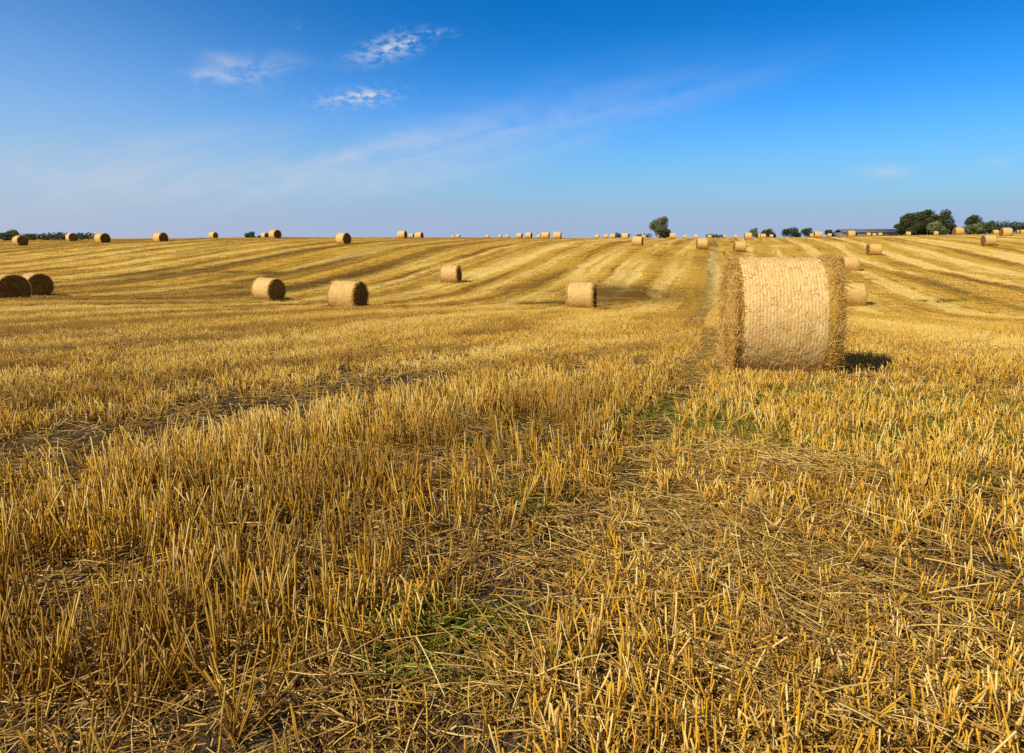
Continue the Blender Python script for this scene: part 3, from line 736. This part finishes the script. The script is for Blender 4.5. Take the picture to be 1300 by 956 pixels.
BALES = [  # x, y, yaw, label
 (-22.4,30.5,-42,'dark-ended bale nearest on the left, cut by the picture edge'),
 (-26.3,37.7,-36,'dark-ended bale just behind the one cut by the left picture edge'),
 (-13.9,39.,-29,'mid-distance bale in the dip, smaller and left of its nearer twin'),
 (-7.2,30.,-18,'large mid-distance bale in the dip with dark round end and long shadow'),
 (-4.5,50.7,-13,'lone bale halfway up the centre slope, pale flank and thin dark end'),
 (3.5,34.2,-15,'upright-looking bale in the dip beside a dark stubble patch'),
 (18.7,37.6,-8,'lower of two bales showing just beyond the right end of the foreground bale'),
 (30.6,62.2,-8,'upper of two bales showing just beyond the right end of the foreground bale'),
 (42.1,80.1,-8,'single bale on the right slope, below the far barn and right of the foreground bale'),
 (57.2,82.8,-9,'bale with sunlit straw end facing out, nearest under the right-hand bushes'),
 (73.2,102.5,-8,'bale on the right rise directly behind the sunlit-ended one'),
 (131.4,188.,-10,'small bale half hidden between two larger ones by the right-hand bushes'),
 (165.3,225.6,-8,'small far bale before the dark hedge at right, left one of its pair'),
 (154.1,208.9,-8,'small far bale before the dark hedge at right, cut by the picture edge'),
 (75.8,117.5,-5,'bale on the skyline in the gap between the tall tree clump and lone dark tree'),
 (-61.6,86.5,-30,'leftmost skyline bale, dark end, standing before the long left hedge'),
 (-66.5,104.3,-38,'bale with dark end at the right tip of the long left hedge'),
 (-51.4,86.6,-28,'bale with dark end on the left skyline, first right of the hedge'),
 (-44.1,86.6,-27,'bale with dark end on the left skyline, second right of the hedge'),
 (-56.6,131.,-27,'small sunken bale on the left skyline, left of the small dark bush'),
 (-57.6,161.,-30,'small bale tucked behind a larger one beside the small dark bush'),
 (-34.2,99.7,-36,'larger bale of the pair just right of the small dark bush'),
 (-20.1,82.2,-33,'bale with dark end standing alone just below the left-centre skyline'),
 (-17.9,112.7,-16,'larger left bale of a trio on the skyline left of centre'),
 (-29.8,204.9,-12,'tiny low bale in the middle of a trio on the skyline left of centre'),
 (-17.8,132.6,-20,'right bale of a trio on the skyline left of centre, thin dark end'),
 (-29.2,341.5,-14,'faintest tiny bale sunk behind the crest, leftmost of the sunken ones'),
 (-19.4,250.4,-14,'tiny bale sunk behind the crest, second of the sunken ones'),
 (-9.5,268.3,-14,'tiny bale sunk behind the crest, alone in the gap of the centre'),
 (-4.6,268.3,-14,'tiny sunken bale, left one of a touching pair at the centre crest'),
 (-1.8,268.3,-14,'tiny sunken bale, right one of a touching pair at the centre crest'),
 (1.9,170.7,-20,'first bale from the left in the row of five at the centre crest'),
 (3.7,152.3,-20,'second bale from the left in the row of five at the centre crest'),
 (9.9,256.1,-14,'smallest bale, third in the row of five at the centre crest'),
 (6.1,125.2,-14,'fourth bale from the left in the row of five at the centre crest'),
 (7.7,117.4,-14,'rightmost bale in the row of five at the centre crest, nearest of them'),
 (30.2,245.,-16,'small bale with dark end, first one left of the round tree group'),
 (29.5,216.7,-12,'small bale left of the round tree, second in its line'),
 (25.7,176.1,-12,'wider bale before a low dark bush left of the round tree'),
 (23.,140.8,-12,'crest bale just above the nearer bale left of the round tree'),
 (16.5,90.7,-20,'nearer bale below the crest with thin dark end, left of the round tree'),
 (46.7,245.,-10,'small bale in front of the low bush at the left foot of the round tree'),
 (57.,268.3,-10,'tiny bale directly under the crown of the round tree'),
 (57.4,256.1,-10,'small bale touching the right edge of the round tree'),
 (35.4,152.3,-10,'larger bale just right of the round tree'),
 (61.3,244.9,-10,'small lone bale on the crest, first one clear right of the round tree'),
 (57.6,216.7,-10,'small bale above the nearer bale right of the round tree'),
 (68.5,239.7,-10,'small bale at the left end of a low dark shrub on the crest'),
 (101.4,341.4,-10,'tiniest bale in front of the middle of a low dark shrub'),
 (86.7,281.7,-10,'small bale at the right end of a low dark shrub on the crest'),
 (24.2,87.8,-9,'nearer of the two slope bales left of the foreground bale, thin dark end'),
 (79.3,244.9,-10,'small bale on the crest above the slope bale by the foreground bale'),
 (28.1,85.1,-9,'slope bale above the foreground bale, casting a short shadow'),
 (43.7,128.,-10,'larger crest bale beside the pale round shrub'),
 (89.8,250.4,-10,'small bale partly covered by the one before it under the pale shrub'),
 (66.,181.7,-10,'bale between the pale round shrub and the dark one'),
 (96.1,256.1,-10,'small bale at the foot of the dark shrub right of the pale one'),
 (94.,216.7,-10,'smaller left bale of a touching pair by the dark bushes above the foreground bale'),
 (56.7,128.1,-10,'larger right bale of a touching pair by the dark bushes above the foreground bale'),
 (103.5,225.4,-10,'low distant bale between the dark bushes and the far barn'),
 (64.3,131.1,-10,'large bale standing in front of the far grey barn'),
 (126.4,245.1,-10,'first of three small bales at the right end of the far barn'),
 (147.6,281.8,-10,'middle and smallest of three small bales at the right end of the far barn'),
 (136.4,256.2,-10,'last of three small bales at the right end of the far barn'),
 (119.6,208.8,-10,'small bale at the left foot of the tall dark tree clump'),
 (170.4,281.9,-10,'tinier left bale of a pair beneath the tall dark tree clump'),
 (138.2,225.5,-10,'right bale of a pair beneath the tall dark tree clump'),
]
protos = {}
def make_bale(v):
    r = empty('round_bale', (0, 0, 0))
    w_, ends = kit[v]
    o = add('net_wrap', w_, [M_netfar, M_skinfar], r); o.location.z = REST
    for e, rim in ends:
        o = add('end_face', e, [M_endshade, M_endstraw], r); o.location.z = REST
        o = add('straw_rim', rim, M_fringe, r); o.location.z = REST
    return r
def copy_tree(o, parent=None):
    c = o.copy(); COL.objects.link(c); c.parent = parent
    for ch in o.children: copy_tree(ch, c)
    return c
for i, (x, y, yaw, label) in enumerate(BALES):
    far = math.hypot(x, y) > 108
    if far:
        o = bpy.data.objects.new('round_bale', tiny[i % 3]); COL.objects.link(o)
        # a single mesh; its origin is the drum's centre
        o.location = (x, y, float(height(x, y)) + REST - .02)
        o.rotation_euler = (R_(rng.normal(0, 2)), R_(rng.normal(0, 1.5)), R_(yaw))
    else:
        v = i % 4
        if v not in protos: protos[v] = make_bale(v); o = protos[v]
        else: o = copy_tree(protos[v])
        o.location = (x, y, float(height(x, y)) - .03); o.rotation_euler = (R_(rng.normal(0, 2)), R_(rng.normal(0, 1.5)), R_(yaw))
    k = rng.uniform(.98, 1.04); o.scale = (k * rng.uniform(.97, 1.03), k * 1.02, k * rng.uniform(1.05, 1.09))
    tag(o, label, 'straw bale', 'round straw bales on the field')

# ------------------------------------------------------------------ trees, shrubs and hedges
def foliage(lobes, per, leaf):
    """lobes: list of (centre, radii); leaf-sized faces through the outer volume of every lobe"""
    C_, S_, T_ = [], [], []
    zs = [c[2] + r[2] for c, r in lobes]; z1 = max(zs); z0 = min(c[2] - r[2] for c, r in lobes)
    for c, r in lobes:
        n = max(40, int(per * (r[0] * r[2]) ** .9))
        d = unit(rng.normal(size=(n, 3))); rad = rng.random(n) ** .35
        lump = 1 + .28 * (vnoise(d[:, 0] * 3 + 7 + c[0], d[:, 2] * 3 + 7 + d[:, 1] * 2, int(abs(c[2] * 7)) + 1) - .5) * 2
        p = np.array(c) + d * np.array(r) * (rad * lump)[:, None]
        C_.append(p); S_.append(np.clip(.5 + .42 * d[:, 2] - .3 * d[:, 0] - .12 * d[:, 1], 0, 1) * rad); T_.append(rng.random(n) * .6 + .4 * vnoise(p[:, 0] * .8 + 11, p[:, 2] * .8 + 5, 3))  # S paints light into leaves: top and sun side lighter, inside darker
    P = np.concatenate(C_); S = np.concatenate(S_); T = np.concatenate(T_)
    ok = P[:, 2] > .02; P, S, T = P[ok], S[ok], T[ok]
    n = len(P); a = unit(rng.normal(size=(n, 3))); b = unit(np.cross(a, rng.normal(size=(n, 3))))
    L = leaf * rng.uniform(.6, 1.3, (n, 1)); Wd = L * rng.uniform(.45, .8, (n, 1))
    V = np.stack([P - a * L / 2, P + b * Wd / 2, P + a * L / 2, P - b * Wd / 2], 1).reshape(-1, 3)
    return V, [np.arange(4 * n).reshape(n, 4)], {'rnd': np.repeat(T, 4), 'h': np.repeat(S, 4)}

def crown_lobes(w, h, base, n, seed, flat=1.):
    """a dome of unequal boughs that reaches down near the ground"""
    r = np.random.default_rng(seed); H = h - base
    out = [((0, 0, base + H * .48), (w * .33, w * .30, H * .44))]
    for i in range(n):
        a = i * 2.4 + r.uniform(-.5, .5); t = .14 + .72 * ((i * .618 + r.uniform(0, .12)) % 1)
        q = w * .5 * math.sqrt(max(.08, 1 - (max(0, t - .38) / .62) ** 2)) * (.86 if t > .25 else .78)
        rr = w * r.uniform(.13, .20)
        q = max(0, q - rr * .75) * r.uniform(.85, 1.1)
        out.append(((math.cos(a) * q, math.sin(a) * q, base + H * t), (rr, rr, rr * flat * r.uniform(.75, 1.05))))
    return out

def trunk_mesh(h, r0, spread, nb):
    pts, vec, wd = [], [], []
    b = [np.array([0, 0, -.2])]; v = [np.array([.1, 0, h * .55])]; w = [r0 * 2]
    for i in range(nb):
        s = .35 + .6 * i / nb; a = i * 2.4
        b.append(np.array([.1 * s, 0, -.2 + h * .55 * s])); v.append(np.array([math.cos(a) * spread, math.sin(a) * spread, h * (.28 + .1 * (i % 3))])); w.append(r0 * .9)
    return to_mesh('trunk', blades(np.array(b), np.array(v), np.array(w), 4, 8, np.array([[0, 0, 0]] + [[0, 0, .3]] * nb) * 1., .35))

def tree(name, x, y, w, h, base, label, mat, n=14, seed=1, per=190, leaf=.5, trunk=True, group=None, cat=None):
    o = empty(name, (x, y, float(height(x, y)) - .1)); tag(o, label, cat or ('tree' if trunk else 'bush'), group)
    if trunk: add('trunk', trunk_mesh(h * .8, .045 * h, w * .22, 6), M_bark, o)
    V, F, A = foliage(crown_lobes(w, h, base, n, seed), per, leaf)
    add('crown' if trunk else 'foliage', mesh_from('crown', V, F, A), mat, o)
    return o

def hedge(name, x0, y0, x1, y1, h, label, mat, hvar, seed, dep=2.2, per=90, leaf=.5, cat='hedge'):
    r = np.random.default_rng(seed); L = math.hypot(x1 - x0, y1 - y0); cx, cy = (x0 + x1) / 2, (y0 + y1) / 2
    zc = float(height(cx, cy))
    o = empty(name, (cx, cy, zc)); tag(o, label, cat)
    lobes = []
    for t in np.arange(0, 1.0001, 1.4 / L):
        hh = h * (1 - hvar + 2 * hvar * vnoise(np.array([t * L * .22]), np.array([seed * 1.7]), seed)[0]) * r.uniform(.9, 1.08)
        X_, Y_ = x0 + (x1 - x0) * t, y0 + (y1 - y0) * t
        zg = float(height(X_, Y_)) - zc
        lobes.append(((X_ - cx, Y_ - cy + r.normal(0, .3), zg + hh * .5), (r.uniform(1.1, 1.8), dep * .5, hh * .53)))
    P = []
    V, F, A = foliage([(c, rr) for c, rr in lobes], per, leaf)
    add('foliage', mesh_from('foliage', V, F, A), mat, o)
    return o

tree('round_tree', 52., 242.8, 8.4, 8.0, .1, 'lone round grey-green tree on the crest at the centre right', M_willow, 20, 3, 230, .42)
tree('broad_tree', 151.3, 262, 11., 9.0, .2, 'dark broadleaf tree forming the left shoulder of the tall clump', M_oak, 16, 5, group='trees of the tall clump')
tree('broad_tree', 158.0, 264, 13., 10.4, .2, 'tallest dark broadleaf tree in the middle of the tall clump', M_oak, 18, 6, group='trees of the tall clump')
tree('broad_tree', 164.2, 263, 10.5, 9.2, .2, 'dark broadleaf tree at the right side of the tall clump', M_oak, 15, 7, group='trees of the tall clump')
tree('broad_tree', 153.0, 272, 6.5, 5.8, .2, 'lower dark tree at the left foot of the tall clump', M_oak, 11, 8, group='trees of the tall clump')
tree('shrub', 146.3, 237.8, 7.9, 4.6, .0, 'pale green rounded shrub in front of the tall dark tree clump', M_pale, 14, 9, 200, .45, trunk=False)
tree('shrub', 141.5, 245., 4., 3.6, .0, 'dark shrub in front of the trunks of the tall tree clump', M_hedge, 10, 19, 180, .45, trunk=False)
tree('broad_tree', 172.4, 258., 7.6, 8., .2, 'lone dark tree standing right of the tall clump behind pale bushes', M_oak, 15, 10)
tree('shrub', 146.2, 222.7, 4.4, 3.1, .0, 'low pale green bush at the foot of the lone dark tree', M_pale, 10, 11, 200, .42, trunk=False)
tree('shrub', 151.2, 224.5, 4.8, 4., .0, 'taller pale green bush right of the low one by the lone dark tree', M_pale, 11, 12, 200, .42, trunk=False)
tree('shrub', 157.5, 228., 5.4, 4.5, .0, 'darker green bush between the pale bushes and the long right hedge', M_hedge, 11, 13, 200, .42, trunk=False)
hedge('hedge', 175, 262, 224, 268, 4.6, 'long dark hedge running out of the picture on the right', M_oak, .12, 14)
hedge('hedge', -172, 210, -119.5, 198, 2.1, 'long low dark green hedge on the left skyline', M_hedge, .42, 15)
tree('shrub', -157, 216, 7., 3.0, .0, 'wide paler bush rising behind the long left hedge', M_pale, 12, 16, 130, .45, trunk=False)
tree('shrub', -72.8, 192.2, 4., 2.0, .0, 'small dark bush alone on the left skyline', M_hedge, 9, 17, 260, .34, trunk=False)
tree('shrub', -69.8, 191.2, 1.8, 1.1, .0, 'tiny dark bush between the small dark bush and a bale', M_hedge, 6, 18, 300, .3, trunk=False)
hedge('shrub', 41.5, 273., 46.5, 274, 1.9, 'low dark bush behind the bales left of the round tree', M_oak, .2, 21, cat='bush')
hedge('shrub', 49., 268., 53.5, 266, 1.7, 'low dark bush at the left foot of the round tree', M_oak, .2, 22, cat='bush')
hedge('shrub', 86.2, 303.4, 92., 303.4, 1.9, 'low dark shrub on the crest right of the round tree', M_hedge, .25, 23, cat='bush')
tree('shrub', 95.6, 273., 4.2, 4.1, .0, 'pale round shrub on the crest beside a larger bale', M_pale, 12, 24, 240, .38, trunk=False)
tree('shrub', 108.7, 293., 7.4, 3.5, .0, 'dark rounded shrub right of the pale round one', M_oak, 11, 25, 170, .42, trunk=False)
tree('shrub', 118.5, 293., 9., 3.6, .0, 'wide dark bush with domed top on the crest above the foreground bale', M_oak, 12, 26, 150, .42, trunk=False)
tree('shrub', 125.4, 293., 6.6, 4., .0, 'dark bush left of the touching pair of bales', M_oak, 11, 27, 170, .42, trunk=False)
tree('shrub', 130., 283., 4.6, 3.2, .0, 'dark bush right of the touching pair of bales', M_oak, 10, 28, 180, .42, trunk=False)

# far barn
bx, by = 171., 334.
barn = tag(empty('barn', (bx, by, float(height(bx, by))), R_(-3)), 'long low grey barn far off behind the crest, left of the tall trees', 'barn')
def box(x0, x1, y0, y1, z0, z1):
    v = np.array([(x, y, z) for z in (z0, z1) for y in (y0, y1) for x in (x0, x1)], float)
    return v, [np.array([(0, 2, 3, 1), (4, 5, 7, 6), (0, 1, 5, 4), (1, 3, 7, 5), (3, 2, 6, 7), (2, 0, 4, 6)])], {}
M_wall = mat_plain('barn_wall', (.13, .125, .135), (.19, .18, .19), 1.)
M_roof = mat_plain('barn_roof', (.10, .095, .11), (.16, .15, .17), 1.)
M_door = mat_plain('barn_door', (.05, .05, .055), (.08, .08, .085), 1.)
v, f, _ = box(-13, 13, -5, 5, -1, 2.0); add('wall', mesh_from('wall', v, f), M_wall, barn)
rv = np.array([(-13.4, -5.4, 1.95), (13.4, -5.4, 1.95), (13.4, 0, 3.5), (-13.4, 0, 3.5), (13.4, 5.4, 1.95), (-13.4, 5.4, 1.95),
               (-13.4, -5.4, 2.1), (13.4, -5.4, 2.1), (13.4, 0, 3.65), (-13.4, 0, 3.65), (13.4, 5.4, 2.1), (-13.4, 5.4, 2.1)])
add('roof', mesh_from('roof', rv, [np.array([(6, 7, 8, 9), (9, 8, 10, 11), (0, 3, 2, 1), (3, 5, 4, 2), (0, 1, 7, 6), (4, 5, 11, 10), (1, 2, 8, 7), (2, 4, 10, 8), (0, 6, 9, 3), (3, 9, 11, 5)])]), M_roof, barn)
for x in (-8, 0, 8):
    v, f, _ = box(x - 1.6, x + 1.6, -5.06, -5.003, -.5, 1.7); add('door', mesh_from('door', v, f), M_door, barn)

# ------------------------------------------------------------------ light and sky
SUN_EL, SUN_AZ = R_(43), math.atan2(-.83, -.56)     # azimuth from +Y towards +X
sd = Vector((math.sin(SUN_AZ) * math.cos(SUN_EL), math.cos(SUN_AZ) * math.cos(SUN_EL), math.sin(SUN_EL)))
sl = bpy.data.lights.new('sun', 'SUN'); sl.energy = 5.0; sl.angle = R_(.5); sl.color = (1., .92, .78)
so = bpy.data.objects.new('sun', sl); COL.objects.link(so)
so.rotation_euler = sd.to_track_quat('Z', 'Y').to_euler(); so.location = (-30, -20, 40)

world = bpy.data.worlds.new('World'); scene.world = world; world.use_nodes = True
nt = world.node_tree; nt.nodes.clear(); g = G(nt)
tc = g.node('ShaderNodeTexCoord').outputs['Generated']
sp = g.node('ShaderNodeSeparateXYZ'); g.link(tc, sp.inputs[0])
dx, dy, dz = sp.outputs
sky = g.node('ShaderNodeTexSky'); sky.sky_type = 'NISHITA'; sky.sun_disc = False
sky.sun_elevation = SUN_EL; sky.sun_rotation = SUN_AZ
sky.altitude = 100; sky.air_density = 1.0; sky.dust_density = .6; sky.ozone_density = 3.
hs = g.node('ShaderNodeHueSaturation'); g.link(sky.outputs[0], hs.inputs['Color'])
hs.inputs['Saturation'].default_value = 1.75; hs.inputs['Hue'].default_value = .494
g.link(g.ramp(dz, .14, .30, 1.20, .92), hs.inputs['Value'])
deep = g.mix(1., hs.outputs[0], (.13, 1.05, 1.44), 'MULTIPLY')
west = g.ramp(dx, -.05, -.6)
deep = g.mix(west, deep, g.mix(1., deep, (.86, 1.16, 1.03), 'MULTIPLY'))
# milky: unseen sky overhead and behind, warmed to cut blue shadow fill; clear deep blue low in the north
fill_sky = g.mix(1., sky.outputs[0], (.92, .80, .66), 'MULTIPLY')
el = g.m('MAXIMUM', dz, 0.)
tint = g.mix(g.m('MAXIMUM', g.ramp(dz, .36, .62), g.ramp(dy, .25, -.25)), deep, fill_sky)
yy = g.m('MAXIMUM', dy, .05)
gx, gz = g.m('DIVIDE', dx, yy), g.m('DIVIDE', dz, yy)
# ground haze, deeper towards the sun side
side = g.ramp(gx, .1, -.85)
thick = g.m('ADD', .128, g.m('MULTIPLY', side, .085))
haze = g.m('EXPONENT', g.m('MULTIPLY', g.m('POWER', g.m('DIVIDE', el, thick), 1.7), -1.))
hz = g.mix(side, (3.75, 4.62, 6.75), (4.5, 5.1, 6.9))
col = g.mix(g.m('MULTIPLY', haze, .97), tint, hz)
# clouds: noise seen in the plane of a high thin layer, confined to a few drifts
cu = g.m('DIVIDE', dx, g.m('ADD', el, .06)); cv = g.m('DIVIDE', dy, g.m('ADD', el, .06))
cl = g.xyz(cu, cv)
fine = g.noise(g.xyz(gx, g.m('MULTIPLY', gz, 1.9)), 62., 3., .6)
broad = g.noise(g.xyz(gx, g.m('MULTIPLY', gz, 2.)), 13., 5., .62, .5)
wisp = g.noise(g.xyz(g.m('ADD', g.m('MULTIPLY', gx, .9), g.m('MULTIPLY', gz, 1.2)), g.m('SUBTRACT', g.m('MULTIPLY', gz, 12.), g.m('MULTIPLY', gx, 3.2))), 2.2, 5., .6, .4)
gv = g.xyz(gx, gz)
def drift(cx, cz, rx, rz, tilt):
    mp = g.node('ShaderNodeMapping', vector_type='TEXTURE'); g.link(gv, mp.inputs[0])
    mp.inputs[1].default_value = (cx, cz, 0); mp.inputs[2].default_value = (0, 0, tilt); mp.inputs[3].default_value = (rx * 2.1, rz * 2.1, 1)
    gr = g.node('ShaderNodeTexGradient', gradient_type='QUADRATIC_SPHERE'); g.link(mp.outputs[0], gr.inputs[0])
    return gr.outputs['Fac']
def total(lst):
    t = None
    for d, k in lst:
        d = g.m('MULTIPLY', drift(*d), k); t = d if t is None else g.m('ADD', t, d)
    return t
puffs = total([((-.172, .260, .048, .015, .25), 1.3), ((-.140, .271, .022, .010, .3), .8), ((-.108, .280, .03, .004, .1), .55), ((-.081, .277, .008, .003, 0.), .6),
               ((-.222, .194, .05, .011, .1), 1.3), ((-.195, .197, .035, .006, .05), .8), ((-.19, .184, .03, .005, 0.), .4), ((-.297, .289, .006, .004, 0.), .7), ((-.163, .142, .012, .005, -.2), .6)])
soft = total([((-.37, .226, .065, .020, .12), .9), ((-.44, .222, .03, .010, 0.), .55), ((-.40, .243, .04, .010, -.3), .35), ((.534, .092, .035, .009, 0.), .6), ((.69, .104, .02, .008, 0.), .5), ((.6, .123, .02, .006, 0.), .3), ((.63, .10, .03, .006, 0.), .25)])
veil = total([((-.24, .112, .20, .028, .22), 1.), ((-.02, .135, .22, .03, .20), .45), ((.25, .20, .19, .020, .28), .16), ((-.60, .085, .28, .040, .03), 1.3), ((-.16, .08, .18, .022, .1), .7), ((.05, .16, .22, .045, .25), .55), ((-.45, .14, .3, .02, .1), .3)])
lowc = g.m('MULTIPLY', puffs, g.ramp(g.m('ADD', g.m('MULTIPLY', fine, .65), g.m('MULTIPLY', broad, .35)), .42, .62))
m1 = g.m('MULTIPLY', soft, g.ramp(broad, .36, .70))
m2 = g.m('MULTIPLY', veil, g.ramp(g.m('ADD', g.m('MULTIPLY', wisp, .6), g.m('MULTIPLY', broad, .4)), .25, .75))
front = g.ramp(dy, .1, .3)
cm = g.m('ADD', g.m('ADD', g.m('MULTIPLY', lowc, .70), g.m('MULTIPLY', m1, .85)), g.m('MULTIPLY', m2, .62), clamp=True)
col = g.mix(g.m('MULTIPLY', cm, front), col, (6.2, 6.5, 7.6))
world.cycles.sampling_method = 'MANUAL'; world.cycles.sample_map_resolution = 256
bg = g.node('ShaderNodeBackground'); g.link(col, bg.inputs[0]); bg.inputs[1].default_value = .10
wo = g.node('ShaderNodeOutputWorld'); g.link(bg.outputs[0], wo.inputs[0])

# ------------------------------------------------------------------ camera and render settings
cam = bpy.data.cameras.new('camera'); co = bpy.data.objects.new('camera', cam); COL.objects.link(co)
co.location = (0, 0, 1.55); co.rotation_euler = (R_(90) - math.atan(132 / 867), 0, 0)
cam.sensor_width = 36; cam.lens = 867 / 1300 * 36; cam.shift_y = -45 / 1300
cam.clip_start = .05; cam.clip_end = 12000
scene.camera = co
scene.view_settings.view_transform = 'Standard'; scene.view_settings.look = 'None'; scene.view_settings.exposure = 0
scene.render.engine = 'CYCLES'
scene.cycles.use_denoising = False
scene.cycles.max_bounces = 3; scene.cycles.diffuse_bounces = 2; scene.cycles.transmission_bounces = 2
scene.render.film_transparent = False
